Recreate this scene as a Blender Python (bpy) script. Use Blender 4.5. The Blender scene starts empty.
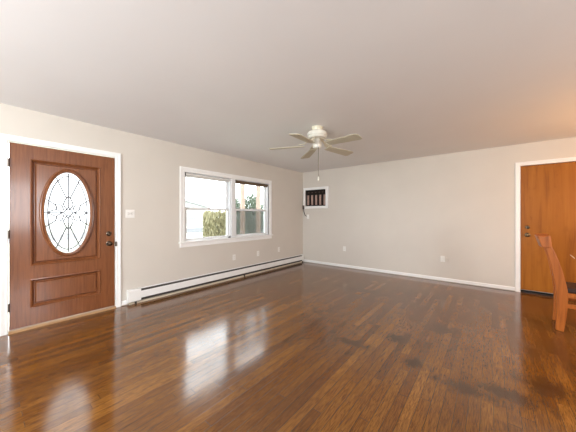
import bpy, bmesh, math, random
from mathutils import Vector, Matrix

random.seed(7)
scene = bpy.context.scene
COL = scene.collection
PI = math.pi

# ------------------------------------------------------------------ camera
CX, CH = 4.006, 1.26
cam_data = bpy.data.cameras.new('camera')
cam_data.sensor_width = 36.0
cam_data.sensor_fit = 'HORIZONTAL'
cam_data.lens = 251.61 / 576 * 36
cam_data.shift_y = -0.27 / 576
cam_data.clip_end = 400
cam = bpy.data.objects.new('camera', cam_data)
COL.objects.link(cam)
cam.location = (CX, 0, CH)
cam.rotation_euler = (PI / 2, 0, 0.675752)
scene.camera = cam

# ------------------------------------------------------------------ sky, lights, exposure
world = bpy.data.worlds.new('overcast_sky')
scene.world = world
world.use_nodes = True
wbg = world.node_tree.nodes['Background']
wbg.inputs['Color'].default_value = (0.93, 0.97, 1.0, 1)
wbg.inputs['Strength'].default_value = 7.0

def area(name, loc, target, sx, sy, power, color):
    d = bpy.data.lights.new(name, 'AREA')
    d.shape = 'RECTANGLE'
    d.size, d.size_y = sx, sy
    d.energy = power
    d.color = color
    o = bpy.data.objects.new(name, d)
    COL.objects.link(o)
    o.location = loc
    o.rotation_euler = (Vector(target) - Vector(loc)).to_track_quat('-Z', 'Y').to_euler()
    return o

# added fill standing in for flash behind the photographer, then dining window daylight
area('added_front_fill', (2.6, -2.90, 1.45), (2.9, -0.4, 4.1), 2.2, 1.4, 285, (0.88, 0.945, 1.0))
area('daylight_dining_window', (7.12, 0.95, 1.6), (0.0, 0.95, 1.6), 1.1, 1.4, 95, (0.9, 0.95, 1.0))

scene.view_settings.view_transform = 'Standard'
scene.view_settings.look = 'None'
scene.view_settings.exposure = -0.07
scene.view_settings.gamma = 1.0
scene.view_settings.use_curve_mapping = False

# ------------------------------------------------------------------ materials
class NT:
    def __init__(self, name):
        self.m = bpy.data.materials.new(name)
        self.m.use_nodes = True
        self.t = self.m.node_tree
        self.b = self.t.nodes['Principled BSDF']
        self.out = self.t.nodes['Material Output']
    def n(self, typ, **kw):
        nd = self.t.nodes.new(typ)
        for k, v in kw.items():
            setattr(nd, k, v)
        return nd
    def put(self, sock, v):
        if isinstance(v, bpy.types.NodeSocket):
            self.t.links.new(v, sock)
        elif v is not None:
            sock.default_value = v
    def math(self, op, a, b=None, c=None, clamp=False):
        nd = self.n('ShaderNodeMath', operation=op, use_clamp=clamp)
        self.put(nd.inputs[0], a)
        if b is not None: self.put(nd.inputs[1], b)
        if c is not None: self.put(nd.inputs[2], c)
        return nd.outputs[0]
    def mix(self, fac, a, b, blend='MIX'):
        nd = self.n('ShaderNodeMix', data_type='RGBA', blend_type=blend)
        self.put(nd.inputs[0], fac)
        self.put(nd.inputs[6], a)
        self.put(nd.inputs[7], b)
        return nd.outputs[2]
    def noise(self, vec, scale=5, detail=4, rough=0.5, dist=0.0):
        nd = self.n('ShaderNodeTexNoise')
        self.put(nd.inputs['Vector'], vec)
        nd.inputs['Scale'].default_value = scale
        nd.inputs['Detail'].default_value = detail
        nd.inputs['Roughness'].default_value = rough
        nd.inputs['Distortion'].default_value = dist
        return nd.outputs['Fac']
    def coord(self, which='Object'):
        return self.n('ShaderNodeTexCoord').outputs[which]
    def mapping(self, vec, scale=(1, 1, 1), loc=(0, 0, 0)):
        nd = self.n('ShaderNodeMapping')
        self.put(nd.inputs['Vector'], vec)
        nd.inputs['Scale'].default_value = scale
        nd.inputs['Location'].default_value = loc
        return nd.outputs[0]
    def ramp(self, fac, stops):
        nd = self.n('ShaderNodeValToRGB')
        self.put(nd.inputs[0], fac)
        e = nd.color_ramp.elements
        while len(e) < len(stops): e.new(0.5)
        for el, (p, c) in zip(e, stops):
            el.position = p
            el.color = (*c, 1) if len(c) == 3 else c
        return nd.outputs[0]
    def bump(self, h, strength=0.2, dist=0.01):
        nd = self.n('ShaderNodeBump')
        nd.inputs['Strength'].default_value = strength
        nd.inputs['Distance'].default_value = dist
        self.put(nd.inputs['Height'], h)
        self.put(self.b.inputs['Normal'], nd.outputs[0])
        return nd.outputs[0]
    def set(self, color=None, rough=None, metal=None, spec=None, coat=None, coat_rough=None):
        self.put(self.b.inputs['Base Color'], color)
        self.put(self.b.inputs['Roughness'], rough)
        self.put(self.b.inputs['Metallic'], metal)
        self.put(self.b.inputs['Specular IOR Level'], spec)
        self.put(self.b.inputs['Coat Weight'], coat)
        self.put(self.b.inputs['Coat Roughness'], coat_rough)
        return self.m

def paint(name, c, rough=0.5, var=0.04, scale=6, bump=0.0, bscale=180, metal=0.0, spec=0.5):
    k = NT(name)
    co = k.coord()
    nz = k.noise(co, scale, 3)
    lo = tuple(max(0, v * (1 - var)) for v in c)
    hi = tuple(min(1, v * (1 + var)) for v in c)
    k.set(k.ramp(nz, [(0.3, lo), (0.7, hi)]), rough, metal, spec)
    if bump: k.bump(k.noise(co, bscale, 2), bump, 0.002)
    return k.m

def wood(name, dark, mid, light, axis='z', rough=0.35, fine=1.0, fleck=0.0, coat=0.0, blot=0.25, spec=0.5):
    k = NT(name)
    co = k.coord()
    s = {'z': (38, 38, 2.2), 'x': (2.2, 38, 38), 'y': (38, 2.2, 38)}[axis]
    g = k.noise(k.mapping(co, tuple(v * fine for v in s)), 1.0, 5, 0.6, 0.6)
    col = k.ramp(g, [(0.28, dark), (0.5, mid), (0.75, light)])
    big = k.noise(k.mapping(co, (3, 3, 1.6)), 1.0, 3, 0.5)
    col = k.mix(k.math('MULTIPLY', k.math('SUBTRACT', 0.62, big, clamp=True), blot * 4, clamp=True), col, (*dark, 1))
    if fleck:
        fl = k.noise(k.mapping(co, (16, 16, 9)), 1.0, 2, 0.4)
        col = k.mix(k.math('MULTIPLY', k.math('SUBTRACT', fl, 0.62, clamp=True), fleck * 6, clamp=True), col, (*dark, 1))
    k.set(col, rough, 0, spec, coat, 0.12)
    k.bump(g, 0.08, 0.002)
    return k.m

def emit_free(name, c):
    return paint(name, c)

M = {}
M['wall'] = paint('wall_paint', (0.64, 0.592, 0.53), 0.62, 0.015, 2.5, 0.05, 220)
M['ceiling'] = paint('ceiling_paint', (0.80, 0.79, 0.79), 0.75, 0.012, 1.5, 0.06, 160)
M['trim'] = paint('trim_paint', (0.87, 0.865, 0.85), 0.35, 0.02)
M['vinyl'] = paint('window_vinyl', (0.78, 0.79, 0.80), 0.32, 0.02)
M['heater'] = paint('heater_enamel', (0.83, 0.82, 0.80), 0.35, 0.02)
M['heater_shade'] = paint('heater_shade_dark', (0.05, 0.045, 0.04), 0.6)  # near-black: shade inside the heater is put into this colour
M['lip'] = paint('heater_base_strip', (0.60, 0.53, 0.42), 0.5)
M['plate'] = paint('switch_plate_plastic', (0.83, 0.81, 0.77), 0.35, 0.01)
M['slot'] = paint('dark_slot', (0.03, 0.03, 0.03), 0.6)
M['front_door'] = wood('front_door_mahogany', (0.140, 0.044, 0.015), (0.200, 0.068, 0.024), (0.250, 0.090, 0.033), 'z', 0.29, 1.3, blot=0.06, coat=0.25, spec=0.4)
M['birch'] = wood('birch_door_wood', (0.24, 0.078, 0.008), (0.34, 0.120, 0.012), (0.39, 0.146, 0.017), 'z', 0.36, 0.5, fleck=0.5, blot=0.16, spec=0.22)
M['chair'] = wood('chair_cherry_wood', (0.22, 0.055, 0.009), (0.39, 0.106, 0.016), (0.49, 0.145, 0.026), 'z', 0.38, 0.8, blot=0.1, spec=0.25)
M['oak'] = wood('oak_threshold', (0.25, 0.13, 0.055), (0.42, 0.25, 0.12), (0.56, 0.38, 0.21), 'y', 0.35)
M['table'] = wood('table_cherry_wood', (0.22, 0.055, 0.009), (0.39, 0.106, 0.016), (0.49, 0.145, 0.026), 'y', 0.30, 0.8, blot=0.1)
M['bronze'] = paint('dark_bronze', (0.10, 0.075, 0.055), 0.22, 0.1, metal=1.0)
M['brass'] = paint('aged_brass', (0.13, 0.085, 0.045), 0.3, 0.1, metal=1.0)
M['lead'] = paint('lead_caming', (0.10, 0.10, 0.11), 0.45, 0.1)
M['fan'] = paint('fan_cream_enamel', (0.70, 0.64, 0.50), 0.32, 0.02)
M['fan_white'] = paint('fan_white_enamel', (0.74, 0.71, 0.63), 0.28, 0.02)
M['blade'] = wood('fan_blade_laminate', (0.46, 0.41, 0.30), (0.51, 0.46, 0.34), (0.56, 0.505, 0.375), 'x', 0.45, 0.6, blot=0.02)
M['chain'] = paint('pull_chain_metal', (0.20, 0.16, 0.11), 0.35, 0.1, metal=0.8)
M['leather'] = paint('seat_leather', (0.040, 0.020, 0.015), 0.6, 0.15, 30, 0.1, spec=0.2)
M['ac_dark'] = paint('ac_dark_plastic', (0.013, 0.010, 0.008), 0.6, 0.2, spec=0.2)
M['ac_mid'] = paint('ac_brown_grille', (0.075, 0.042, 0.034), 0.5, 0.2)
M['ac_slat'] = paint('ac_pale_louver', (0.47, 0.32, 0.27), 0.5, 0.15, 20)
M['cord'] = paint('brown_cord', (0.055, 0.040, 0.030), 0.5)
M['shade_white'] = paint('roller_shade_cloth', (0.70, 0.69, 0.66), 0.7, 0.03)
M['shade_brown'] = paint('bamboo_shade', (0.13, 0.085, 0.05), 0.7, 0.25, 60)
M['post'] = paint('porch_post_stain', (0.29, 0.21, 0.17), 0.6, 0.1, 8)
M['siding'] = paint('pale_siding', (0.36, 0.36, 0.36), 0.6)
M['shingle'] = paint('grey_shingles', (0.42, 0.43, 0.44), 0.8, 0.12)
M['far_window'] = paint('distant_window_glass', (0.22, 0.225, 0.235), 0.3)
M['lawn'] = paint('winter_lawn', (0.48, 0.50, 0.40), 0.9, 0.2, 0.6)
M['asphalt'] = paint('asphalt', (0.085, 0.088, 0.092), 0.85, 0.1)
M['bark'] = paint('shrub_bark', (0.09, 0.06, 0.04), 0.9, 0.2)
M['pale_stroke'] = paint('pale_streak', (0.75, 0.66, 0.50), 0.5)
M['globe'] = None

def leaf_mat(name, a, b):
    k = NT(name)
    oi = k.noise(k.coord(), 9, 3)
    k.set(k.ramp(oi, [(0.3, a), (0.7, b)]), 0.6)
    return k.m
M['gold_leaf'] = leaf_mat('golden_foliage', (0.20, 0.18, 0.095), (0.34, 0.315, 0.19))
M['green_leaf'] = leaf_mat('evergreen_foliage', (0.07, 0.10, 0.065), (0.15, 0.185, 0.13))
M['teal_leaf'] = leaf_mat('grey_green_foliage', (0.11, 0.13, 0.105), (0.19, 0.21, 0.175))

def glass(name, clear=0.93, tint=(0.97, 0.985, 0.98), haze=0.0):
    k = NT(name)
    k.t.nodes.remove(k.b)
    tr = k.n('ShaderNodeBsdfTransparent'); tr.inputs[0].default_value = (*tint, 1)
    gl = k.n('ShaderNodeBsdfGlossy'); gl.inputs['Roughness'].default_value = 0.03
    mx = k.n('ShaderNodeMixShader')
    fr = k.n('ShaderNodeFresnel'); fr.inputs[0].default_value = 1.25
    k.t.links.new(fr.outputs[0], mx.inputs[0])
    k.t.links.new(tr.outputs[0], mx.inputs[1])
    k.t.links.new(gl.outputs[0], mx.inputs[2])
    last = mx
    if haze:
        tl = k.n('ShaderNodeBsdfTranslucent'); tl.inputs[0].default_value = (0.9, 0.92, 0.93, 1)
        m2 = k.n('ShaderNodeMixShader'); m2.inputs[0].default_value = haze
        k.t.links.new(mx.outputs[0], m2.inputs[1]); k.t.links.new(tl.outputs[0], m2.inputs[2])
        last = m2
    k.t.links.new(last.outputs[0], k.out.inputs[0])
    return k.m
M['glass'] = glass('clear_window_glass')
M['door_glass'] = glass('textured_door_glass', tint=(0.43, 0.44, 0.445), haze=0.2)

def screen_mat():
    k = NT('insect_screen_mesh')
    k.set((0.13, 0.135, 0.14, 1), 0.7)
    tr = k.n('ShaderNodeBsdfTransparent')
    mx = k.n('ShaderNodeMixShader'); mx.inputs[0].default_value = 0.42
    k.t.links.new(tr.outputs[0], mx.inputs[1]); k.t.links.new(k.b.outputs[0], mx.inputs[2])
    k.t.links.new(mx.outputs[0], k.out.inputs[0])
    return k.m
M['screen'] = screen_mat()

def lamp_mat():
    k = NT('lit_lamp_glass')
    k.set((0.9, 0.8, 0.6, 1), 0.4)
    k.b.inputs['Emission Color'].default_value = (1.0, 0.62, 0.28, 1)
    k.b.inputs['Emission Strength'].default_value = 6
    return k.m
M['globe'] = lamp_mat()

# stain centres on the boards: x, y, radius along x, radius along y
STAINS = [(3.89, 2.24, .30, .10), (4.10, 2.36, .26, .12), (4.33, 2.62, .22, .16), (3.25, 2.72, .16, .13),
          (3.52, 2.35, .14, .10), (3.0, 2.35, .22, .08), (3.60, 3.25, .16, .18), (2.3, 4.1, .5, .12), (4.65, 2.6, .35, .2)]

def floor_mat():
    k = NT('oak_strip_floor')
    co = k.coord()
    sp = k.n('ShaderNodeSeparateXYZ'); k.put(sp.inputs[0], co)
    X, Y = sp.outputs[0], sp.outputs[1]
    W, L = 0.066, 0.95
    xr = k.math('DIVIDE', X, W)
    row = k.math('FLOOR', xr)
    fx = k.math('FRACT', xr)
    wn = k.n('ShaderNodeTexWhiteNoise', noise_dimensions='1D'); k.put(wn.inputs['W'], row)
    yr = k.math('ADD', k.math('DIVIDE', Y, L), k.math('MULTIPLY', wn.outputs[0], 7.3))
    colm = k.math('FLOOR', yr)
    fy = k.math('FRACT', yr)
    cb = k.n('ShaderNodeCombineXYZ'); k.put(cb.inputs[0], row); k.put(cb.inputs[1], colm)
    w2 = k.n('ShaderNodeTexWhiteNoise', noise_dimensions='2D'); k.put(w2.inputs['Vector'], cb.outputs[0])
    rnd = w2.outputs[0]
    # grain coordinates, shifted per board
    sh = k.math('MULTIPLY', rnd, 60)
    gc = k.n('ShaderNodeCombineXYZ'); k.put(gc.inputs[0], k.math('ADD', X, sh)); k.put(gc.inputs[1], k.math('ADD', Y, sh))
    g = k.noise(k.mapping(gc.outputs[0], (260, 9.0, 1)), 1.0, 6, 0.68, 0.3)
    ring = k.noise(k.mapping(gc.outputs[0], (30, 2.6, 1)), 1.0, 2, 0.5, 0.8)
    rings = k.math('FRACT', k.math('MULTIPLY', ring, 9))
    base = k.ramp(rnd, [(0.0, (0.155, 0.057, 0.0095)), (0.3, (0.205, 0.079, 0.0125)), (0.75, (0.255, 0.102, 0.0160)), (1.0, (0.325, 0.136, 0.024))])
    col = k.mix(k.math('MULTIPLY', k.math('SUBTRACT', 0.56, g, clamp=True), 4.2, clamp=True), base, (0.060, 0.020, 0.006, 1))
    col = k.mix(k.math('MULTIPLY', k.math('SUBTRACT', rings, 0.55, clamp=True), 1.3, clamp=True), col, (0.065, 0.022, 0.006, 1))
    # broad tone drift and worn, lighter patches
    big = k.noise(k.mapping(co, (1.6, 1.0, 1)), 1.0, 5, 0.62)
    col = k.mix(k.math('MULTIPLY', k.math('SUBTRACT', 0.55, big, clamp=True), 2.6, clamp=True), col, (0.085, 0.032, 0.010, 1))
    # stains
    edge = k.noise(k.mapping(co, (11, 5, 1)), 1.0, 6, 0.7)
    tot = None
    for (sx, sy, rx, ry) in STAINS:
        dx = k.math('DIVIDE', k.math('SUBTRACT', X, sx), rx)
        dy = k.math('DIVIDE', k.math('SUBTRACT', Y, sy), ry)
        d = k.math('SQRT', k.math('ADD', k.math('MULTIPLY', dx, dx), k.math('MULTIPLY', dy, dy)))
        v = k.math('MULTIPLY', k.math('SUBTRACT', k.math('SUBTRACT', k.math('MULTIPLY', edge, 3.0), 0.42), d, clamp=True), 1.3)
        tot = v if tot is None else k.math('MAXIMUM', tot, v)
    spots = k.noise(k.mapping(co, (3.1, 2.2, 1), (4, 2, 0)), 1.0, 4, 0.6)
    tot = k.math('MAXIMUM', tot, k.math('MULTIPLY', k.math('SUBTRACT', spots, 0.63, clamp=True), 3.5))
    col = k.mix(k.math('MULTIPLY', tot, 0.68, clamp=True), col, (0.040, 0.016, 0.007, 1))
    # scattered pale paint specks
    vo = k.n('ShaderNodeTexVoronoi'); k.put(vo.inputs['Vector'], co); vo.inputs['Scale'].default_value = 2.6
    col = k.mix(k.math('LESS_THAN', vo.outputs['Distance'], 0.014), col, (0.55, 0.48, 0.38, 1))
    # joints between boards
    ex = k.math('MINIMUM', fx, k.math('SUBTRACT', 1.0, fx))
    ey = k.math('MINIMUM', fy, k.math('SUBTRACT', 1.0, fy))
    gap = k.math('MAXIMUM', k.math('LESS_THAN', ex, 0.018), k.math('LESS_THAN', ey, 0.0013))
    col = k.mix(k.math('MULTIPLY', gap, 0.7), col, (0.012, 0.006, 0.003, 1))
    rough = k.math('ADD', 0.12, k.math('MULTIPLY', k.math('SUBTRACT', k.noise(co, 2.2, 4), 0.4, clamp=True), 0.25))
    k.set(col, rough, 0, 0.85)
    hgt = k.math('SUBTRACT', k.math('ADD', k.math('MULTIPLY', g, 0.25), k.math('MULTIPLY', rnd, 0.35)), k.math('MULTIPLY', gap, 0.6))
    k.bump(hgt, 0.14, 0.0016)
    return k.m
M['floor'] = floor_mat()

# ------------------------------------------------------------------ mesh helpers
def box(bm, x0, x1, y0, y1, z0, z1):
    vs = [bm.verts.new((x, y, z)) for x in (x0, x1) for y in (y0, y1) for z in (z0, z1)]
    for f in ((0, 1, 3, 2), (4, 6, 7, 5), (0, 4, 5, 1), (2, 3, 7, 6), (0, 2, 6, 4), (1, 5, 7, 3)):
        bm.faces.new([vs[i] for i in f])

def prism(bm, poly, axis, a, b):
    """poly of 2-D points swept along an axis; for axis y the points are (x, z), for x (y, z), for z (x, y)."""
    def p(u, v, w):
        return {'y': (u, w, v), 'x': (w, u, v), 'z': (u, v, w)}[axis]
    A = [bm.verts.new(p(u, v, a)) for u, v in poly]
    B = [bm.verts.new(p(u, v, b)) for u, v in poly]
    n = len(poly)
    bm.faces.new(A); bm.faces.new(B[::-1])
    for i in range(n):
        bm.faces.new((A[i], B[i], B[(i + 1) % n], A[(i + 1) % n]))

def lathe(bm, prof, seg=32, M4=None):
    rings = []
    for r, z in prof:
        ring = []
        for i in range(seg):
            t = 2 * PI * i / seg
            v = Vector((r * math.cos(t), r * math.sin(t), z))
            if M4: v = M4 @ v
            ring.append(bm.verts.new(v))
        rings.append(ring)
    for a, b in zip(rings, rings[1:]):
        for i in range(seg):
            bm.faces.new((a[i], a[(i + 1) % seg], b[(i + 1) % seg], b[i]))
    bm.faces.new(rings[0][::-1]); bm.faces.new(rings[-1])

def tube(bm, pts, r, seg=8, closed=False):
    pts = [Vector(p) for p in pts]
    n = len(pts)
    rings = []
    up = Vector((0.13, 0.21, 1)).normalized()
    for i, p in enumerate(pts):
        if closed: d = pts[(i + 1) % n] - pts[i - 1]
        else: d = pts[min(i + 1, n - 1)] - pts[max(i - 1, 0)]
        d.normalize()
        u = d.cross(up)
        if u.length < 1e-3: u = d.cross(Vector((1, 0, 0)))
        u.normalize(); v = d.cross(u)
        rr = r[i] if isinstance(r, (list, tuple)) else r
        rings.append([bm.verts.new(p + u * rr * math.cos(2 * PI * k / seg) + v * rr * math.sin(2 * PI * k / seg)) for k in range(seg)])
    m = n if closed else n - 1
    for i in range(m):
        a, b = rings[i], rings[(i + 1) % n]
        for k in range(seg):
            bm.faces.new((a[k], a[(k + 1) % seg], b[(k + 1) % seg], b[k]))
    if not closed:
        bm.faces.new(rings[0][::-1]); bm.faces.new(rings[-1])

def strip_sweep(bm, path, half_w, y0, y1):
    """a sawn bar: path of (x, z) with a width across it, thickness from y0 to y1"""
    n = len(path)
    L, R = [], []
    for i, (x, z) in enumerate(path):
        a = path[max(i - 1, 0)]; b = path[min(i + 1, n - 1)]
        d = Vector((b[0] - a[0], b[1] - a[1])).normalized()
        nx, nz = -d.y, d.x
        w = half_w[i] if isinstance(half_w, (list, tuple)) else half_w
        L.append((x + nx * w, z + nz * w)); R.append((x - nx * w, z - nz * w))
    rows = []
    for (lx, lz), (rx, rz) in zip(L, R):
        rows.append([bm.verts.new((lx, y0, lz)), bm.verts.new((rx, y0, rz)), bm.verts.new((rx, y1, rz)), bm.verts.new((lx, y1, lz))])
    for a, b in zip(rows, rows[1:]):
        for k in range(4):
            bm.faces.new((a[k], a[(k + 1) % 4], b[(k + 1) % 4], b[k]))
    bm.faces.new(rows[0][::-1]); bm.faces.new(rows[-1])

def obj(name, bm, mat, parent=None, smooth=False, bevel=0.0, loc=None):
    bmesh.ops.recalc_face_normals(bm, faces=bm.faces)
    me = bpy.data.meshes.new(name)
    bm.to_mesh(me); bm.free()
    if mat: me.materials.append(mat)
    o = bpy.data.objects.new(name, me)
    COL.objects.link(o)
    if parent: o.parent = parent
    if loc: o.location = loc
    if bevel:
        b = o.modifiers.new('bevel', 'BEVEL'); b.width = bevel; b.segments = 2; b.limit_method = 'ANGLE'; b.angle_limit = math.radians(40)
    if smooth:
        for p in me.polygons: p.use_smooth = True
        try:
            me.set_sharp_from_angle(angle=math.radians(40))
        except Exception:
            pass
    return o

def tag(o, label, cat, group=None, kind=None):
    o['label'] = label; o['category'] = cat
    if group: o['group'] = group
    if kind: o['kind'] = kind
    return o

def thing(name, label, cat, loc=(0, 0, 0), rotz=0, group=None, kind=None):
    o = bpy.data.objects.new(name, None)
    COL.objects.link(o)
    o.location = loc; o.rotation_euler = (0, 0, rotz)
    o.empty_display_size = 0.1
    return tag(o, label, cat, group, kind)

def dup(root, loc, label, group=None):
    r = root.copy(); COL.objects.link(r); r.location = loc
    r['label'] = label
    if group: r['group'] = group
    for ch in list(root.children):
        c = ch.copy(); COL.objects.link(c); c.parent = r
        for g in list(ch.children):
            d = g.copy(); COL.objects.link(d); d.parent = c
    return r

def new(): return bmesh.new()

def wall_mesh(plane, p0, p1, u0, u1, z0, z1, holes):
    """a solid wall between two parallel planes with rectangular openings (u0, u1, z0, z1)"""
    bm = new()
    us = sorted({u0, u1} | {h[0] for h in holes} | {h[1] for h in holes})
    zs = sorted({z0, z1} | {h[2] for h in holes} | {h[3] for h in holes})
    def P(p, u, z): return (p, u, z) if plane == 'x' else (u, p, z)
    def solid(i, j):
        if i < 0 or j < 0 or i >= len(us) - 1 or j >= len(zs) - 1: return False
        uc, zc = (us[i] + us[i + 1]) / 2, (zs[j] + zs[j + 1]) / 2
        return not any(h[0] < uc < h[1] and h[2] < zc < h[3] for h in holes)
    cache = {}
    def V(p, u, z):
        key = (p, u, z)
        if key not in cache: cache[key] = bm.verts.new(P(p, u, z))
        return cache[key]
    for i in range(len(us) - 1):
        for j in range(len(zs) - 1):
            if not solid(i, j): continue
            a, b, c, d = us[i], us[i + 1], zs[j], zs[j + 1]
            for p in (p0, p1):
                bm.faces.new((V(p, a, c), V(p, b, c), V(p, b, d), V(p, a, d)))
            if not solid(i - 1, j): bm.faces.new((V(p0, a, c), V(p0, a, d), V(p1, a, d), V(p1, a, c)))
            if not solid(i + 1, j): bm.faces.new((V(p0, b, c), V(p0, b, d), V(p1, b, d), V(p1, b, c)))
            if not solid(i, j - 1): bm.faces.new((V(p0, a, c), V(p0, b, c), V(p1, b, c), V(p1, a, c)))
            if not solid(i, j + 1): bm.faces.new((V(p0, a, d), V(p0, b, d), V(p1, b, d), V(p1, a, d)))
    return bm

# ------------------------------------------------------------------ room shell
D, H, XR, YF = 5.647, 2.443, 7.2, -3.0
T = 0.15
DOOR1 = (0.222, 1.218, 0.0, 2.066)           # y0 y1 z0 z1 on the left wall
WIN1 = (2.215, 4.285, 0.815, 1.995)
DOOR2 = (4.398, 5.312, 0.0, 2.085)           # x0 x1 z0 z1 on the back wall
AC = (0.075, 0.775, 1.485, 1.975)
WIN2 = (1.45, 3.75, 0.70, 2.2)
WIN3 = (0.4, 1.5, 0.85, 2.32)

bm = new(); box(bm, -T, XR + T, YF - T, D + T, -0.2, 0.0)
tag(obj('floor', bm, M['floor']), 'glossy brown oak strip floor with dark stains', 'floor', kind='structure')
bm = new(); box(bm, -T, XR + T, YF - T, D + T, H, H + 0.15)
tag(obj('ceiling', bm, M['ceiling']), 'plain off-white ceiling of the living room', 'ceiling', kind='structure')
tag(obj('wall_left', wall_mesh('x', 0, -T, YF - T, D + T, 0, H, [DOOR1, WIN1]), M['wall']),
    'beige wall with front door and double window', 'wall', kind='structure')
tag(obj('wall_back', wall_mesh('y', D, D + T, 0, XR, 0, H, [DOOR2, AC]), M['wall']),
    'beige far wall with air conditioner and orange wooden door', 'wall', kind='structure')
tag(obj('wall_right', wall_mesh('x', XR, XR + T, YF - T, D + T, 0, H, [WIN3]), M['wall']),
    'beige wall of the dining end, right of the photo', 'wall', kind='structure')
tag(obj('wall_front', wall_mesh('y', YF, YF - T, 0, XR, 0, H, [WIN2]), M['wall']),
    'beige wall behind the photographer', 'wall', kind='structure')

bm = new(); box(bm, 3.96, 4.10, YF, -0.9, 0, H)  # unseen wall added to block the front fill on the right
tag(obj('wall_light_blocker', bm, M['wall']), 'short unseen beige wall added to keep front light off the dining end', 'wall', kind='structure')

def prof_board(bm, axis, a, b, fixed, sign, prof):
    """moulding profile (out, z) swept along an axis against the plane at `fixed`"""
    poly = [(fixed + sign * o, z) for o, z in prof]
    prism(bm, poly, axis, a, b)

BB = [(0.0, 0.013), (0.012, 0.013), (0.012, 0.022), (0.010, 0.026), (0.010, 0.058), (0.004, 0.068), (0.0, 0.068)]
bm = new()
prism(bm, [(D - o, z) for o, z in BB], 'x', 0.0, 4.335)
prism(bm, [(D - o, z) for o, z in BB], 'x', 5.375, XR)
tag(obj('baseboard_back', bm, M['trim']), 'low white baseboard along the far wall', 'baseboard', kind='structure')
bm = new()
prism(bm, [(o, z) for o, z in BB], 'y', YF, 0.158)
prism(bm, [(o, z) for o, z in BB], 'y', 1.283, 1.345)
tag(obj('baseboard_left', bm, M['trim']), 'short white baseboard between front door casing and heater', 'baseboard', kind='structure')

def casing(bm, plane, p, sign, u0, u1, z0, z1, w, t, jamb, bottom=False):
    """door or window casing with a mitred profile around an opening plus the jamb lining"""
    prof = [(0.0, t * 0.55), (w * 0.12, t * 0.8), (w * 0.35, t * 0.7), (w * 0.8, t), (w, t * 0.85), (w, 0.0)]
    def loop(o):
        lo = z0 - o if bottom else z0
        return [(u0 - o, lo), (u0 - o, z1 + o), (u1 + o, z1 + o), (u1 + o, lo)]
    def P(u, z, d):
        return (p + sign * d, u, z) if plane == 'x' else (u, p + sign * d, z)
    layers = [(loop(0.0), -jamb)] + [(loop(o), d) for o, d in prof]
    vl = [[bm.verts.new(P(u, z, d)) for u, z in l] for l, d in layers]
    rng = 4 if bottom else 3
    for a, b in zip(vl, vl[1:]):
        for i in range(rng):
            j = (i + 1) % 4
            bm.faces.new((a[i], a[j], b[j], b[i]))
    if not bottom:
        for k in (0, 3):
            try: bm.faces.new([v[k] for v in vl])
            except ValueError: pass

bm = new(); casing(bm, 'x', 0.0, 1, DOOR1[0] + 0.004, DOOR1[1] - 0.004, 0, DOOR1[3] - 0.004, 0.062, 0.018, 0.14)
tag(obj('trim_1', bm, M['trim']), 'white casing around the mahogany front door', 'door casing', kind='structure')
bm = new(); casing(bm, 'y', D, -1, DOOR2[0] + 0.004, DOOR2[1] - 0.004, 0, DOOR2[3] - 0.004, 0.062, 0.018, 0.14)
tag(obj('trim_2', bm, M['trim']), 'white casing around the orange birch door', 'door casing', kind='structure')
bm = new()
prism(bm, [(-T, 0.0), (0.035, 0.0), (0.035, 0.008), (0.018, 0.022), (-T, 0.028)], 'y', DOOR1[0] + 0.006, DOOR1[1] - 0.006)
tag(obj('threshold', bm, M['oak']), 'light oak threshold under the front door', 'threshold', kind='structure')
bm = new(); box(bm, DOOR2[0] + 0.006, DOOR2[1] - 0.006, D + 0.002, D + T, 0.0, 0.008)  # near-black colour paints the shade in the gap under the door
tag(obj('threshold', bm, M['slot']), 'sill under the orange birch door, coloured dark as shade of the gap', 'threshold', kind='structure')

bm = new(); box(bm, DOOR2[0] - 0.05, DOOR2[1] + 0.05, D + T, D + T + 0.05, -0.2, H)  # added behind the door to stop outside light at the gap
tag(obj('wall_gap_blocker', bm, M['wall']), 'unseen wall added behind the orange birch door to block outside light', 'wall', kind='structure')

# ------------------------------------------------------------------ front door (door_1)
SL = (0.236, 1.206, 0.032, 2.050)
P1 = (0.392, 1.046, 0.690, 1.898)
P2 = (0.396, 1.046, 0.226, 0.548)
OC, OA, OB = (0.722, 1.296), 0.219, 0.494
XF, XB = -0.008, -0.052
d1 = thing('door_1', 'mahogany brown front door with oval leaded glass', 'door', (0, 0, 0), kind='structure')

def inset_sweep(bm, rect, prof):
    """rectangular loops stepping inwards by d at depth x; returns the innermost rect and depth"""
    prev = None
    for d, x in prof:
        y0, y1, z0, z1 = rect[0] + d, rect[1] - d, rect[2] + d, rect[3] - d
        cur = [bm.verts.new((x, y0, z0)), bm.verts.new((x, y1, z0)), bm.verts.new((x, y1, z1)), bm.verts.new((x, y0, z1))]
        if prev:
            for i in range(4):
                bm.faces.new((prev[i], prev[(i + 1) % 4], cur[(i + 1) % 4], cur[i]))
        prev = cur
    return (y0, y1, z0, z1), x, prev

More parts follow.
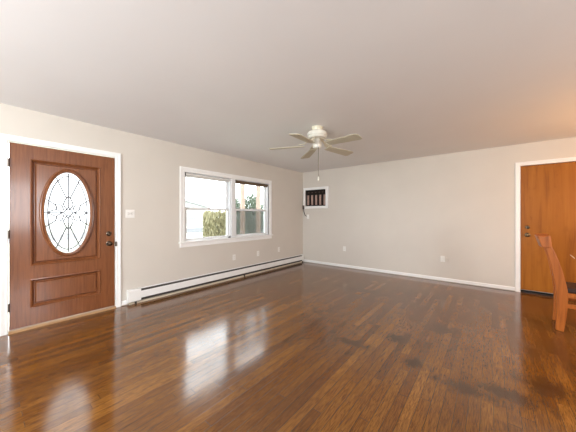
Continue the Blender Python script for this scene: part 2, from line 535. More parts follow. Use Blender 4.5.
NSEG = 72
def rect_with_oval(bm, rect, x, oa, ob):
    y0, y1, z0, z1 = rect
    cy, cz = OC
    angs = sorted({2 * PI * i / NSEG for i in range(NSEG)} |
                  {math.atan2((z - cz) / ob, (y - cy) / oa) % (2 * PI) for y in (y0, y1) for z in (z0, z1)})
    inner, outer = [], []
    for t in angs:
        dy, dz = oa * math.cos(t), ob * math.sin(t)
        s = 1e9
        if dy > 1e-9: s = min(s, (y1 - cy) / dy)
        if dy < -1e-9: s = min(s, (y0 - cy) / dy)
        if dz > 1e-9: s = min(s, (z1 - cz) / dz)
        if dz < -1e-9: s = min(s, (z0 - cz) / dz)
        inner.append(bm.verts.new((x, cy + dy, cz + dz)))
        outer.append(bm.verts.new((x, cy + dy * s, cz + dz * s)))
    n = len(angs)
    for i in range(n):
        j = (i + 1) % n
        bm.faces.new((inner[i], inner[j], outer[j], outer[i]))
    return inner

bm = new()
us = [SL[0], P1[0], P1[1], SL[1]]
zs = [SL[2], P2[2], P2[3], P1[2], P1[3], SL[3]]
for i in range(3):
    for j in range(5):
        if i == 1 and j in (1, 3): continue
        a, b, c, d = us[i], us[i + 1], zs[j], zs[j + 1]
        bm.faces.new([bm.verts.new((XF, a, c)), bm.verts.new((XF, b, c)), bm.verts.new((XF, b, d)), bm.verts.new((XF, a, d))])
fr = [bm.verts.new((XF, y, z)) for y, z in ((SL[0], SL[2]), (SL[1], SL[2]), (SL[1], SL[3]), (SL[0], SL[3]))]
bk = [bm.verts.new((XB, y, z)) for y, z in ((SL[0], SL[2]), (SL[1], SL[2]), (SL[1], SL[3]), (SL[0], SL[3]))]
for i in range(4): bm.faces.new((fr[i], fr[(i + 1) % 4], bk[(i + 1) % 4], bk[i]))
ib = rect_with_oval(bm, SL, XB, OA, OB)
# routed moulding around the upper panel, then the panel field with its oval opening
PR = [(0.0, XF), (0.003, XF + 0.006), (0.010, XF + 0.007), (0.015, XF + 0.002), (0.034, XF - 0.026), (0.039, XF - 0.026), (0.052, XF - 0.006)]
r1, x1, _ = inset_sweep(bm, (us[1], us[2], P1[2], P1[3]), PR)
i1 = rect_with_oval(bm, r1, x1, OA, OB)
r2, x2, lastv = inset_sweep(bm, (us[1], us[2], P2[2], P2[3]), PR)
bm.faces.new(lastv)
n = len(i1)
tb = [bm.verts.new((XB, v.co.y, v.co.z)) for v in i1]
for i in range(n): bm.faces.new((i1[i], i1[(i + 1) % n], tb[(i + 1) % n], tb[i]))
obj('door_slab', bm, M['front_door'], d1)

# oval moulding ring around the glass
bm = new()
prof = [(-0.006, -0.030), (-0.004, XF + 0.006), (0.004, XF + 0.016), (0.014, XF + 0.018), (0.020, XF + 0.008), (0.026, XF + 0.012), (0.034, XF + 0.008), (0.040, XF - 0.002)]
rings = []
for o, x in prof:
    rings.append([bm.verts.new((x, OC[0] + (OA + o) * math.cos(2 * PI * i / NSEG), OC[1] + (OB + o) * math.sin(2 * PI * i / NSEG))) for i in range(NSEG)])
for a, b in zip(rings, rings[1:]):
    for i in range(NSEG): bm.faces.new((a[i], a[(i + 1) % NSEG], b[(i + 1) % NSEG], b[i]))
obj('oval_frame', bm, M['front_door'], d1, smooth=True)
bm = new()
fa = [bm.verts.new((-0.026, OC[0] + OA * 0.995 * math.cos(2 * PI * i / NSEG), OC[1] + OB * 0.995 * math.sin(2 * PI * i / NSEG))) for i in range(NSEG)]
bm.faces.new(fa)
gp = obj('glass_pane', bm, M['door_glass'], d1)

# leaded pattern, drawn in the unit oval and laid on the glass
bm = new()
def came(pts, r=0.0066, closed=False):
    tube(bm, [(-0.022, OC[0] + OA * u, OC[1] + OB * v) for u, v in pts], r, 6, closed)
def arc(p, q, b, n=8):
    mx, my = (p[0] + q[0]) / 2 + b[0], (p[1] + q[1]) / 2 + b[1]
    return [((1 - t) ** 2 * p[0] + 2 * t * (1 - t) * mx + t * t * q[0], (1 - t) ** 2 * p[1] + 2 * t * (1 - t) * my + t * t * q[1]) for t in [i / n for i in range(n + 1)]]
came([(0.84 * math.cos(2 * PI * i / 60), 0.90 * math.sin(2 * PI * i / 60)) for i in range(60)], 0.0062, True)
came([(0.995 * math.cos(2 * PI * i / 60), 0.995 * math.sin(2 * PI * i / 60)) for i in range(60)], 0.004, True)
for s in (1, -1):
    came([(0, s * 0.97), (0, s * 0.40)])
    came([(0, s * 0.40), (0, s * 0.135)], 0.0062)
    for q in (1, -1):
        came([(q * 0.50, s * 0.84), (q * 0.07, s * 0.345)])
        came(arc((0, s * 0.41), (q * 0.21, s * 0.20), (q * 0.04, s * 0.03)))
        came(arc((q * 0.21, s * 0.20), (0, s * 0.06), (-q * 0.02, -s * 0.06)))
        came([(q * 0.93, s * 0.33), (q * 0.56, s * 0.20)])
        came(arc((q * 0.56, s * 0.20), (q * 0.50, s * 0.08), (-q * 0.06, 0)))
        came(arc((q * 0.56, s * 0.20), (q * 0.28, s * 0.18), (0, s * 0.03)))
        came(arc((q * 0.28, s * 0.18), (q * 0.20, s * 0.05), (-q * 0.03, 0)))
        came(arc((q * 0.84, 0), (q * 0.50, s * 0.08), (0, s * 0.03)))
        came(arc((q * 0.50, s * 0.08), (q * 0.22, 0), (0, -s * 0.01)))
        came([(0, s * 0.135), (q * 0.20, 0)])
for q in (1, -1): came([(q * 0.98, 0), (q * 0.22, 0)])
obj('lead_caming', bm, M['lead'], gp)

RX = Matrix.Rotation(PI / 2, 4, 'Y')
def knob_mesh(prof, at):
    b = new(); lathe(b, prof, 24, Matrix.Translation(at) @ RX); return b
obj('door_knob', knob_mesh([(0.033, 0.0), (0.033, 0.006), (0.014, 0.010), (0.012, 0.030), (0.022, 0.036), (0.029, 0.048), (0.027, 0.060), (0.016, 0.066)], (XF, 1.138, 0.885)), M['bronze'], d1, smooth=True)
db = obj('deadbolt', knob_mesh([(0.032, 0.0), (0.032, 0.006), (0.026, 0.012), (0.010, 0.014)], (XF, 1.138, 1.018)), M['bronze'], d1, smooth=True)
bm = new(); box(bm, XF + 0.013, XF + 0.030, 1.130, 1.146, 1.000, 1.036)
obj('thumb_turn', bm, M['bronze'], db, bevel=0.003)
for z in (0.275, 1.06, 1.83):
    bm = new()
    tube(bm, [(0.004, 0.230, z - 0.045), (0.004, 0.230, z + 0.045)], 0.0075, 10)
    box(bm, -0.014, -0.005, 0.226, 0.2355, z - 0.045, z + 0.045)
    obj('hinge', bm, M['bronze'], d1)
bm = new(); box(bm, -0.006, 0.022, 1.211, 1.222, 0.845, 0.905)
obj('strike_plate', bm, M['bronze'], d1)

# ------------------------------------------------------------------ birch door (door_2)
d2 = thing('door_2', 'flush orange birch door behind the dining chair', 'door', (0, 0, 0), kind='structure')
bm = new(); box(bm, DOOR2[0] + 0.010, DOOR2[1] - 0.010, D + 0.012, D + 0.052, 0.045, DOOR2[3] - 0.010)
obj('door_slab', bm, M['birch'], d2, bevel=0.002)
RY = Matrix.Rotation(PI / 2, 4, 'X')
def knob_y(prof, at):
    b = new(); lathe(b, prof, 24, Matrix.Translation(at) @ RY); return b
YD = D + 0.012
obj('door_knob', knob_y([(0.036, 0.0), (0.036, 0.006), (0.014, 0.012), (0.012, 0.028), (0.022, 0.034), (0.028, 0.046), (0.026, 0.058), (0.015, 0.064)], (4.488, YD, 0.948)), M['brass'], d2, smooth=True)
lk = obj('lock_cylinder', knob_y([(0.030, 0.0), (0.030, 0.006), (0.024, 0.012), (0.018, 0.014)], (4.488, YD, 1.072)), M['brass'], d2, smooth=True)
bm = new(); box(bm, 4.480, 4.496, YD - 0.018, YD - 0.013, 1.060, 1.084)
obj('key_slot', bm, M['slot'], lk)
bm = new(); tube(bm, [(4.958, YD - 0.0005, 0.668), (4.975, YD - 0.0005, 0.650), (4.992, YD - 0.0005, 0.632), (5.006, YD - 0.0005, 0.612)], [0.002, 0.005, 0.006, 0.002], 6)  # thin pale stroke on the door face
obj('pale_mark', bm, M['pale_stroke'], d2)

# ------------------------------------------------------------------ double window (window_1)
w1 = thing('window_1', 'white twin double-hung window over the baseboard heater', 'window', (0, 0, 0), kind='structure')
bm = new(); casing(bm, 'x', 0.0, 1, WIN1[0], WIN1[1], WIN1[2], WIN1[3], 0.085, 0.018, 0.14, bottom=True)
obj('window_casing', bm, M['trim'], w1)
bm = new(); prism(bm, [(-0.13, 0.800), (0.042, 0.800), (0.045, 0.806), (0.042, 0.822), (-0.13, 0.826)], 'y', 2.11, 4.39)
obj('window_sill', bm, M['trim'], w1)
YM = 3.25
bm = new(); box(bm, -0.14, 0.004, YM - 0.05, YM + 0.05, 0.826, WIN1[3])
obj('window_mullion', bm, M['vinyl'], w1, bevel=0.004)
MR = 1.385
def sash(y0, y1, z0, z1, x0, x1, st=0.042, name='sash'):
    b = new()
    box(b, x0, x1, y0, y0 + st, z0, z1); box(b, x0, x1, y1 - st, y1, z0, z1)
    box(b, x0, x1, y0 + st, y1 - st, z0, z0 + st); box(b, x0, x1, y0 + st, y1 - st, z1 - st, z1)
    o = obj(name, b, M['vinyl'], w1, bevel=0.003)
    b = new(); xm = (x0 + x1) / 2
    box(b, xm - 0.002, xm + 0.002, y0 + st, y1 - st, z0 + st, z1 - st)
    obj('glass_pane', b, M['glass'], o)
    return o
for (a, b) in ((WIN1[0], YM - 0.05), (YM + 0.05, WIN1[1])):
    bm = new()
    box(bm, -0.145, -0.02, a, a + 0.022, 0.826, WIN1[3]); box(bm, -0.145, -0.02, b - 0.022, b, 0.826, WIN1[3])
    box(bm, -0.145, -0.02, a + 0.022, b - 0.022, WIN1[3] - 0.022, WIN1[3])
    obj('window_frame', bm, M['vinyl'], w1)
    sash(a + 0.022, b - 0.022, MR - 0.02, WIN1[3] - 0.022, -0.115, -0.085)
    lo = sash(a + 0.022, b - 0.022, 0.828, MR + 0.018, -0.078, -0.046)
    bm = new(); box(bm, -0.056, -0.040, (a + b) / 2 - 0.03, (a + b) / 2 + 0.03, MR + 0.017, MR + 0.030)
    obj('sash_lock', bm, M['vinyl'], lo)
bm = new(); box(bm, -0.138, -0.134, YM + 0.09, WIN1[1] - 0.04, 0.85, MR)
obj('insect_screen', bm, M['screen'], w1)

def shade(name, label, y0, y1, z, r, mat, xc):
    t = thing(name, label, 'window shade', (xc, (y0 + y1) / 2, z))
    h = (y1 - y0) / 2
    b = new(); tube(b, [(0, -h, 0), (0, h, 0)], r, 20)
    obj('shade_roll', b, mat, t, smooth=True)
    b = new(); box(b, -r * 0.55, -r * 0.15, -h + 0.01, h - 0.01, -r - 0.020, -r * 0.6)
    obj('hem_bar', b, mat, t)
    for s in (-1, 1):
        b = new(); box(b, -r, r, s * (h + 0.006) - 0.004, s * (h + 0.006) + 0.004, -r, r + 0.004)
        obj('bracket', b, M['lead'] if s < 0 else M['vinyl'], t)
shade('roller_shade', 'rolled-up off-white roller shade at the top of the left sash', 2.240, 3.175, 1.966, 0.022, M['shade_white'], -0.02)
shade('bamboo_shade', 'rolled-up dark brown shade at the top of the right sash', 3.320, 4.262, 1.962, 0.022, M['shade_brown'], -0.02)
bm = new(); box(bm, -0.012, 0.012, -0.022, 0.022, 0.0, 0.018); tube(bm, [(0.0, 0.0, 0.016), (0.006, 0.01, 0.028), (0.006, 0.03, 0.028)], 0.005, 8)
tag(obj('window_latch', bm, M['slot'], loc=(-0.022, 3.165, 0.8265)), 'small black latch lying on the white window sill', 'latch')

# plain windows out of the photograph - front one added for the fill, dining one lets daylight in
def plain_window(name, label, plane, p, sign, hole):
    w = thing(name, label, 'window', kind='structure')
    b = new(); casing(b, plane, p, sign, hole[0], hole[1], hole[2], hole[3], 0.07, 0.018, 0.14, bottom=True)
    obj('window_casing', b, M['trim'], w)
    b = new()
    def bx(u0, u1, z0, z1):
        q = sorted((p - sign * 0.12, p - sign * 0.08))
        if plane == 'x': box(b, q[0], q[1], u0, u1, z0, z1)
        else: box(b, u0, u1, q[0], q[1], z0, z1)
    s = 0.045; um = (hole[0] + hole[1]) / 2
    bx(hole[0], hole[0] + s, hole[2], hole[3]); bx(hole[1] - s, hole[1], hole[2], hole[3])
    bx(hole[0] + s, hole[1] - s, hole[2], hole[2] + s); bx(hole[0] + s, hole[1] - s, hole[3] - s, hole[3])
    bx(um - s / 2, um + s / 2, hole[2] + s, hole[3] - s)
    obj('window_frame', b, M['vinyl'], w)
plain_window('window_added', 'unseen white window behind the photographer, added for the fill light', 'y', YF, 1, WIN2)
plain_window('window_3', 'white window in the dining end wall', 'x', XR, -1, WIN3)

# ------------------------------------------------------------------ baseboard heater
HY0, HY1 = 1.350, 5.600
hb = thing('baseboard_heater', 'long white metal baseboard heater under the window', 'heater', (0, (HY0 + HY1) / 2, 0))
ho = -(HY0 + HY1) / 2
bm = new(); prism(bm, [(0.0, 0.028), (0.004, 0.028), (0.004, 0.198), (0.007, 0.200), (0.007, 0.206), (0.0, 0.206)], 'y', HY0 + 0.02 + ho, HY1 - 0.02 + ho)
obj('back_panel', bm, M['heater'], hb)
segs = [(HY0 + 0.165, 3.50), (3.504, 3.80), (3.804, HY1 - 0.06)]
for a, b in segs:
    bm = new()
    prism(bm, [(0.056, 0.078), (0.064, 0.072), (0.067, 0.080), (0.064, 0.166), (0.058, 0.172), (0.055, 0.168), (0.060, 0.160), (0.062, 0.086)], 'y', a + ho, b + ho)
    obj('front_panel', bm, M['heater'], hb)
bm = new(); box(bm, 0.0085, 0.052, HY0 + 0.03 + ho, HY1 - 0.03 + ho, 0.036, 0.190)  # solid block for the fins, its dark colour paints the slot shade
obj('shaded_fin_block', bm, M['heater_shade'], hb)
bm = new(); prism(bm, [(0.0, 0.0), (0.040, 0.0), (0.040, 0.020), (0.030, 0.030), (0.0, 0.030)], 'y', HY0 + 0.02 + ho, HY1 - 0.02 + ho)
obj('bottom_lip', bm, M['lip'], hb)
for a, b in ((HY0, HY0 + 0.165), (HY1 - 0.06, HY1)):
    bm = new()
    prism(bm, [(0.0, 0.024), (0.062, 0.036), (0.069, 0.050), (0.069, 0.192), (0.060, 0.208), (0.0, 0.212)], 'y', a + ho, b + ho)
    obj('end_cap', bm, M['heater'], hb, bevel=0.003)
for yy in (HY0 + 0.10, 3.5, HY1 - 0.03):
    bm = new(); box(bm, 0.02, 0.05, yy - 0.012 + ho, yy + 0.012 + ho, 0.0, 0.045)
    obj('foot', bm, M['heater_shade'], hb)

# ------------------------------------------------------------------ switch and outlets
def plate_bm(w, h, t=0.006):
    b = new(); prism(b, [(-w / 2, -h / 2), (w / 2, -h / 2), (w / 2, h / 2), (-w / 2, h / 2)], 'x', 0.0, t); return b
sw = thing('light_switch', 'white double light switch right of the front door', 'light switch', (0, 1.392, 1.288))
obj('cover_plate', plate_bm(0.116, 0.116), M['plate'], sw, bevel=0.003)
for s in (-1, 1):
    bm = new(); prism(bm, [(0.005, -0.012), (0.010, -0.012), (0.016, 0.010), (0.012, 0.012), (0.005, 0.012)], 'y', s * 0.023 - 0.006, s * 0.023 + 0.006)
    obj('toggle', bm, M['plate'], sw)
    bm = new(); box(bm, 0.0062, 0.0062, s * 0.023 - 0.008, s * 0.023 + 0.008, -0.016, 0.016)
    obj('toggle_slot', bm, paint('toggle_slot_shade', (0.45, 0.43, 0.40)), sw)

def make_outlet(loc, rotz, label, group):
    t = thing('wall_outlet', label, 'outlet', loc, rotz, group)
    obj('cover_plate', plate_bm(0.072, 0.116), M['plate'], t, bevel=0.003)
    for s in (-1, 1):
        b = new(); prism(b, [(-0.017, s * 0.02 - 0.012), (0.017, s * 0.02 - 0.012), (0.017, s * 0.02 + 0.012), (-0.017, s * 0.02 + 0.012)], 'x', 0.004, 0.0085)
        r = obj('receptacle', b, M['plate'], t, bevel=0.002)
        b = new()
        for q in (-1, 1): box(b, 0.0084, 0.0092, q * 0.006 - 0.0012, q * 0.006 + 0.0012, s * 0.02 - 0.004, s * 0.02 + 0.006)
        obj('slots', b, M['slot'], r)
    return t
G1 = 'white outlets above the baseboard heater'
o1 = make_outlet((0, 3.264, 0.424), 0, 'white outlet above the heater, nearest the front door', G1)
dup(o1, (0, 3.934, 0.424), 'middle of the three white outlets above the heater', G1)
dup(o1, (0, 4.639, 0.440), 'white outlet above the heater, nearest the far corner', G1)
G2 = 'white outlets on the far wall'
o4 = make_outlet((1.244, D, 0.455), -PI / 2, 'empty white outlet on the far wall, low below the fan', G2)
o5 = dup(o4, (3.300, D, 0.430), 'white outlet on the far wall with plugs in it', G2)
o6 = dup(o4, (0.175, D, 1.235), 'white outlet just below the air conditioner', G2)
for (dx, dz, lab) in ((-0.004, 0.022, 'small white plug in the upper socket of the far wall outlet'), (-0.004, -0.022, 'small white plug in the lower socket of the far wall outlet')):
    p = thing('plug', lab, 'plug', (3.300 + dx, D - 0.0086, 0.430 + dz), 0, 'plugs in the far wall outlet')
    bm = new(); prism(bm, [(-0.016, -0.013), (0.016, -0.013), (0.016, 0.013), (-0.016, 0.013)], 'y', -0.036, 0.0)
    obj('plug_body', bm, M['plate'], p, bevel=0.004)
bm = new(); box(bm, -0.022, 0.022, -0.030, 0.0, -0.034, 0.034); 
tag(obj('cable_box', bm, paint('beige_box_plastic', (0.60, 0.55, 0.49)), loc=(3.372, D, 0.418), bevel=0.004), 'small beige box on the wall right of the plugged outlet', 'box')

# ------------------------------------------------------------------ wall air conditioner
ac = thing('air_conditioner', 'through-wall air conditioner with dark grille in white frame', 'air conditioner', ((AC[0] + AC[1]) / 2, D, AC[2]))
ax = (AC[0] + AC[1]) / 2
hw = (AC[1] - AC[0]) / 2; ah = AC[3] - AC[2]
bm = new()
fw0, fw1 = 0.030, 0.040
def fr_box(b, x0, x1, z0, z1, y0=-0.035, y1=0.0): box(b, x0, x1, y0, y1, z0, z1)
fr_box(bm, -hw - fw0, -hw + 0.018, -0.035, ah + 0.035)
fr_box(bm, hw - 0.045, hw + fw1, -0.035, ah + 0.035)
fr_box(bm, -hw + 0.018, hw - 0.045, -0.035, 0.032)
fr_box(bm, -hw + 0.018, hw - 0.045, ah - 0.028, ah + 0.035)
obj('white_frame', bm, M['trim'], ac, bevel=0.004)
bm = new(); box(bm, -hw + 0.003, hw - 0.003, 0.055, 0.14, 0.003, ah - 0.003)
obj('unit_body', bm, M['ac_dark'], ac)
bm = new(); box(bm, -hw + 0.020, hw - 0.047, 0.020, 0.055, ah - 0.155, ah - 0.030)
cp = obj('control_panel', bm, M['ac_dark'], ac)
for k in range(5):
    bm = new(); box(bm, -hw + 0.09 + k * 0.11, -hw + 0.13 + k * 0.11, 0.014, 0.020, ah - 0.105, ah - 0.085)
    obj('button', bm, M['ac_mid'], cp)
gw0, gw1 = -hw + 0.020, hw - 0.047
NS = 5
for k in range(NS):
    c = gw0 + (gw1 - gw0) * (k + 0.52) / NS
    bm = new(); prism(bm, [(c - 0.032, 0.048), (c - 0.020, 0.016), (c + 0.022, 0.010), (c + 0.030, 0.020), (c + 0.020, 0.048)], 'z', 0.062, ah - 0.165)
    obj('louver', bm, M['ac_slat'], ac)
bm = new()
for k in range(9): box(bm, gw0, gw1, 0.046, 0.050, 0.066 + k * 0.030, 0.072 + k * 0.030)
obj('grille_bars', bm, M['ac_mid'], ac)
bm = new()
zc = AC[2]
cpts = [(-hw - 0.02, -0.045, 0.03), (-hw - 0.03, -0.05, -0.02), (-hw - 0.025, -0.04, -0.09), (-hw - 0.005, -0.03, -0.15), (0.02 - hw, -0.03, -0.205), (0.06 - hw, -0.035, -0.232), (0.098 - hw, -0.035, -0.238)]
def smooth_pts(p, n=6):
    p = [Vector(q) for q in p]; out = []
    for i in range(len(p) - 1):
        a, b, c, d = p[max(i - 1, 0)], p[i], p[i + 1], p[min(i + 2, len(p) - 1)]
        for k in range(n):
            t = k / n
            out.append(0.5 * ((2 * b) + (c - a) * t + (2 * a - 5 * b + 4 * c - d) * t * t + (3 * b - a - 3 * c + d) * t ** 3))
    out.append(p[-1]); return out
tube(bm, smooth_pts(cpts), 0.009, 8)
cord = obj('power_cord', bm, M['cord'], ac, smooth=True)
bm = new(); box(bm, 0.078 - hw, 0.122 - hw, -0.042, -0.0095, -0.262, -0.222)
obj('plug_body', bm, M['plate'], cord, bevel=0.005)
bm = new(); box(bm, -hw - 0.045, -hw + 0.005, -0.060, -0.036, -0.050, 0.055)
obj('cord_bundle', bm, M['cord'], cord, bevel=0.008)

# ------------------------------------------------------------------ ceiling fan
FX, FY = 2.208, 2.867
fan = thing('ceiling_fan', 'cream ceiling fan with five blades and pull chain', 'ceiling fan', (FX, FY, H))
def fl(name, prof, mat, parent=fan):
    b = new(); lathe(b, prof, 40); return obj(name, b, mat, parent, smooth=True)
fl('canopy', [(0.072, 0.0), (0.074, -0.012), (0.070, -0.050), (0.060, -0.062)], M['fan'])
fl('motor_housing', [(0.055, -0.056), (0.098, -0.062), (0.124, -0.074), (0.132, -0.092), (0.130, -0.118), (0.116, -0.130), (0.120, -0.136), (0.110, -0.152), (0.072, -0.160)], M['fan_white'])
fl('switch_housing', [(0.045, -0.156), (0.045, -0.180), (0.056, -0.186), (0.060, -0.196), (0.056, -0.264), (0.046, -0.280), (0.020, -0.286)], M['fan_white'])
BR = 0.645
for k in range(5):
    ang = math.radians((-9, 73, 140, -149, -82)[k])
    R = Matrix.Rotation(ang, 4, 'Z') @ Matrix.Rotation(math.radians(-10), 4, 'X')
    zb = -0.246
    iron = new()
    # curved bracket from the motor to the blade root
    prev = None
    for (r, z, w) in ((0.060, -0.186, 0.018), (0.105, -0.198, 0.016), (0.140, -0.226, 0.020), (0.165, -0.246, 0.034), (0.215, -0.253, 0.044), (0.250, -0.255, 0.026)):
        tw = 0 if r < 0.11 else 1
        c = []
        for (sy, sz) in ((-1, 0), (1, 0), (1, 1), (-1, 1)):
            v = Vector((r, sy * w, sz * 0.006))
            if tw: v = Matrix.Rotation(math.radians(-12 * min(1, (r - 0.1) / 0.06)), 4, 'X') @ v
            v.z += z + 0.024
            c.append(iron.verts.new(Matrix.Rotation(ang, 4, 'Z') @ v))
        if prev:
            for i in range(4): iron.faces.new((prev[i], prev[(i + 1) % 4], c[(i + 1) % 4], c[i]))
        else: iron.faces.new(c)
        prev = c
    iron.faces.new(prev[::-1])
    ob = new()
    out = [(0.175, -0.052), (0.40, -0.066), (BR - 0.030, -0.076), (BR - 0.008, -0.066), (BR, -0.05), (BR, 0.05), (BR - 0.008, 0.066), (BR - 0.030, 0.076), (0.40, 0.066), (0.175, 0.052)]
    prism(ob, out, 'z', -0.004, 0.004)
    bl = obj('blade', ob, M['blade'], fan)
    bl.location = (0, 0, zb)
    bl.rotation_euler = (Matrix.Rotation(ang, 4, 'Z') @ Matrix.Rotation(math.radians(2.2), 4, 'Y') @ Matrix.Rotation(math.radians(-10), 4, 'X')).to_euler()
    obj('blade_iron', iron, M['fan'], fan)
bm = new()
tube(bm, [(0.035, -0.028, -0.26), (0.035, -0.028, -0.675)], 0.0032, 6)
ch = obj('pull_chain', bm, M['chain'], fan)
bm = new(); lathe(bm, [(0.004, -0.665), (0.011, -0.677), (0.014, -0.697), (0.013, -0.717), (0.006, -0.725)], 16, Matrix.Translation((0.035, -0.028, 0)))
obj('pull_knob', bm, M['fan_white'], ch, smooth=True)

# ------------------------------------------------------------------ dining chair (faces +x)
CY0, CY1 = 4.005, 4.395
ox, oy = 4.618, 4.20
dc = thing('dining_chair', 'cherry-wood dining chair with curved back and dark seat', 'chair', (ox, oy, 0), math.radians(-4))
path = [(-0.002, 0.0), (0.010, 0.137), (0.018, 0.281), (0.016, 0.434), (-0.005, 0.574), (-0.032, 0.714), (-0.070, 0.855), (-0.108, 0.945)]
wid = [0.032, 0.037, 0.041, 0.044, 0.041, 0.036, 0.031, 0.028]
def interp(path, n=5):
    pts = smooth_pts([(x, 0, z) for x, z in path], n)
    return [(p.x, p.z) for p in pts]
pp = interp(path)
ww = [wid[min(int(i / 5), 6)] + (wid[min(int(i / 5) + 1, 7)] - wid[min(int(i / 5), 6)]) * (i % 5) / 5 for i in range(len(pp))]
for (a, b) in ((CY0 - oy, CY0 + 0.034 - oy), (CY1 - 0.034 - oy, CY1 - oy)):
    bm = new(); strip_sweep(bm, pp, ww, a, b)
    obj('rear_leg', bm, M['chair'], dc, bevel=0.005)
# crest rail bowed backwards between the posts
bm = new()
sec = [(-0.174, 1.028), (-0.070, 1.038), (-0.058, 0.900), (-0.137, 0.905)]
rows = []
for i in range(13):
    t = i / 12
    y = (CY0 - 0.012) + (CY1 - CY0 + 0.024) * t - oy
    bow = -0.018 * math.sin(PI * t)
    rows.append([bm.verts.new((x + bow, y, z)) for x, z in sec])
for a, b in zip(rows, rows[1:]):
    for k in range(4): bm.faces.new((a[k], a[(k + 1) % 4], b[(k + 1) % 4], b[k]))
bm.faces.new(rows[0][::-1]); bm.faces.new(rows[-1])
obj('crest_rail', bm, M['chair'], dc, bevel=0.006)
for z0, z1, dx in ((0.545, 0.60, -0.012), ):
    bm = new(); box(bm, dx - 0.022, dx + 0.006, CY0 + 0.034 - oy, CY1 - 0.034 - oy, z0, z1)
    obj('lower_back_rail', bm, M['chair'], dc, bevel=0.004)
for q in range(3):
    yc = -0.09 + 0.09 * q
    b2 = [(0.0, 0.59), (-0.034, 0.714), (-0.072, 0.855), (-0.100, 0.925)]
    bm = new(); strip_sweep(bm, interp(b2, 4), 0.008, yc - 0.022, yc + 0.022)
    obj('back_slat', bm, M['chair'], dc, bevel=0.002)
bm = new()
prism(bm, [(0.035, -0.185), (0.46, -0.225), (0.475, -0.20), (0.475, 0.20), (0.46, 0.225), (0.035, 0.185)], 'z', 0.425, 0.482)
obj('seat', bm, M['leather'], dc, bevel=0.018)
def rail(name, x0, x1, y0, y1, z0, z1):
    b = new(); box(b, x0, x1, y0, y1, z0, z1); obj(name, b, M['chair'], dc, bevel=0.003)
rail('apron', 0.045, 0.45, -0.192, -0.170, 0.372, 0.424)
rail('apron', 0.045, 0.45, 0.170, 0.192, 0.372, 0.424)
rail('apron', 0.44, 0.46, -0.17, 0.17, 0.372, 0.424)
rail('stretcher', 0.045, 0.44, -0.190, -0.168, 0.262, 0.306)
rail('stretcher', 0.045, 0.44, 0.168, 0.190, 0.262, 0.306)
for s in (-1, 1):
    bm = new()
    A = [(0.432, s * 0.192 - 0.019), (0.470, s * 0.192 - 0.019), (0.470, s * 0.192 + 0.019), (0.432, s * 0.192 + 0.019)]
    top = [bm.verts.new((x, y, 0.426)) for x, y in A]
    bot = [bm.verts.new((0.451 + (x - 0.451) * 0.72, s * 0.192 + (y - s * 0.192) * 0.72, 0.0)) for x, y in A]
    bm.faces.new(top); bm.faces.new(bot[::-1])
    for i in range(4): bm.faces.new((top[i], top[(i + 1) % 4], bot[(i + 1) % 4], bot[i]))
    obj('front_leg', bm, M['chair'], dc, bevel=0.003)

# ------------------------------------------------------------------ pendant lamp over the dining end (right of the frame)
PX, PY, PZ = 5.75, 4.15, 1.78
pl = thing('pendant_lamp', 'warm glass pendant lamp hanging right of the dining chair', 'lamp', (PX, PY, H))
bm = new(); lathe(bm, [(0.06, 0.0), (0.06, -0.015), (0.02, -0.03)], 24)
obj('ceiling_rose', bm, M['brass'], pl, smooth=True)
bm = new(); tube(bm, [(0, 0, -0.025), (0, 0, PZ - H + 0.10)], 0.006, 8)
obj('cord', bm, M['cord'], pl)
bm = new(); lathe(bm, [(0.02, PZ - H + 0.105), (0.05, PZ - H + 0.095), (0.085, PZ - H + 0.05), (0.10, PZ - H), (0.085, PZ - H - 0.05), (0.03, PZ - H - 0.09)], 28)
obj('lamp_shade', bm, M['globe'], pl, smooth=True)
def bulb(z, power):
    ld = bpy.data.lights.new('pendant_bulb', 'POINT')
    ld.energy = power; ld.color = (1.0, 0.52, 0.20); ld.shadow_soft_size = 0.11
    lo = bpy.data.objects.new('pendant_bulb', ld); COL.objects.link(lo)
    lo.parent = pl; lo.location = (0, 0, z)
bulb(PZ - H - 0.22, 60)

# ------------------------------------------------------------------ outdoors
GZ = -0.35
bm = new()
vs = [bm.verts.new(p) for p in ((-70, -60, GZ), (60, -60, GZ), (60, 70, GZ), (-70, 70, GZ))]
bm.faces.new(vs)
tag(obj('ground', bm, M['lawn']), 'pale winter lawn outside the window', 'ground', kind='structure')
bm = new(); box(bm, -26, -18, -60, 70, GZ - 0.02, GZ + 0.03)
tag(obj('street', bm, M['asphalt']), 'grey street beyond the lawn', 'street', kind='structure')

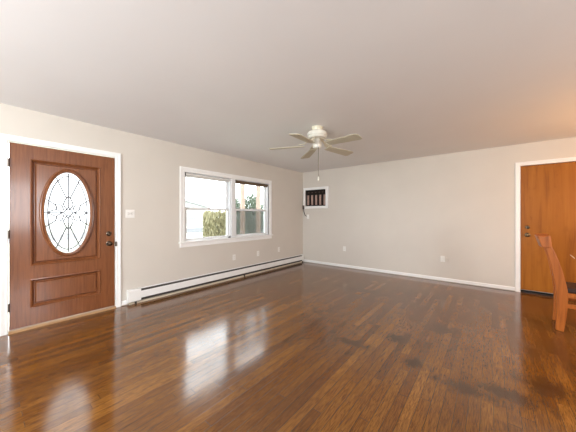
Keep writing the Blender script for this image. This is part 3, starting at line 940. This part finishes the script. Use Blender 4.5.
def shrub(name, label, cat, x, y, rx, rz, n, mat, leaf, group=None, upright=False, ry=None):
    ry = ry or rx
    t = thing(name, label, cat, (x, y, GZ), 0, group)
    b = new(); rnd = random.Random(int(abs(x * 100 + y * 37)))
    for i in range(n):
        while True:
            p = Vector((rnd.uniform(-1, 1), rnd.uniform(-1, 1), rnd.uniform(-1, 1)))
            if 0.35 < p.length < 1: break
        bulge = 1 + 0.10 * math.sin(5 * p.x + 3 * p.z) * math.cos(4 * p.y)
        if upright:
            zt = rnd.uniform(0, 1); q2 = Vector((p.x, p.y)).normalized() * rnd.uniform(0.55, 1) ** 0.5
            c = Vector((q2.x * rx * bulge, q2.y * ry * bulge, rz * zt * (1 - 0.10 * q2.length ** 2) ))
        else:
            c = Vector((p.x * rx * bulge, p.y * ry * bulge, rz * (0.52 + 0.47 * p.z * bulge)))
        c.z = max(c.z, 0.03)
        d = Vector((rnd.gauss(0, 0.35), rnd.gauss(0, 0.35), 1 if upright else rnd.gauss(0.3, 0.6)))
        if not upright: d += Vector((p.x, p.y, 0)) * 0.9
        d.normalize()
        s = d.cross(Vector((rnd.gauss(0, 1), rnd.gauss(0, 1), rnd.gauss(0, 1)))).normalized()
        L = leaf * rnd.uniform(0.7, 1.4); w = L * (0.16 if upright else 0.34)
        q = [c - d * L / 2, c + s * w / 2, c + d * L / 2, c - s * w / 2]
        b.faces.new([b.verts.new(v) for v in q])
    me_o = obj('foliage', b, mat, t)
    b = new()
    for k in range(5):
        a = 2 * PI * k / 5
        tube(b, [(0.04 * math.cos(a), 0.04 * math.sin(a), 0), (rx * 0.5 * math.cos(a), rx * 0.5 * math.sin(a), rz * 0.7)], [0.025, 0.006], 6)
    obj('stems', b, M['bark'], t)
    return t
shrub('golden_shrub', 'upright golden-yellow shrub seen through the left sash', 'shrub', -2.5, 4.66, 0.40, 1.86, 7000, M['gold_leaf'], 0.16, upright=True)
GS = 'evergreen shrubs beyond the porch posts'
shrub('evergreen_shrub', 'tall round evergreen shrub between the two porch posts', 'shrub', -6.0, 9.40, 0.58, 2.85, 3800, M['green_leaf'], 0.15, GS)
shrub('evergreen_shrub', 'evergreen shrub seen left of the left porch post', 'shrub', -6.0, 8.22, 0.48, 2.66, 2600, M['green_leaf'], 0.15, GS)
shrub('evergreen_shrub', 'evergreen shrub seen right of the right porch post', 'shrub', -6.0, 10.50, 0.42, 2.55, 2600, M['green_leaf'], 0.15, GS)
shrub('hedge', 'low grey-green hedge behind the insect screen of the right sash', 'hedge', -4.2, 7.75, 0.42, 1.78, 5200, M['teal_leaf'], 0.11, upright=True, ry=1.15)

pf = thing('porch_frame', 'pinkish wooden porch frame outside the right sash', 'porch', (-1.6, 5.2, GZ))
for yy in (4.883, 5.519):
    bm = new(); box(bm, -0.05, 0.05, yy - 5.2 - 0.055, yy - 5.2 + 0.055, 0, 2.95)
    obj('post', bm, M['post'], pf, bevel=0.008)
bm = new(); box(bm, -0.06, 0.06, -0.75, 0.85, 2.95, 3.12)
obj('beam', bm, M['post'], pf)

hs = thing('house', 'pale distant house across the street, in the left sash', 'house', (-36, 18, GZ))
bm = new(); prism(bm, [(-6, 0), (6, 0), (6, 3.0), (0, 4.3), (-6, 3.0)], 'x', -3.5, 3.5)
obj('wall', bm, M['siding'], hs)
bm = new(); prism(bm, [(-6.5, 2.95), (0, 4.36), (6.5, 2.95), (6.5, 3.15), (0, 4.58), (-6.5, 3.15)], 'x', -3.8, 3.8)
obj('roof', bm, M['shingle'], hs)
for yy in (-3.6, 0.2, 3.4):
    bm = new(); box(bm, 3.50, 3.56, yy - 0.6, yy + 0.6, 1.0, 2.2)
    obj('window', bm, M['far_window'], hs)
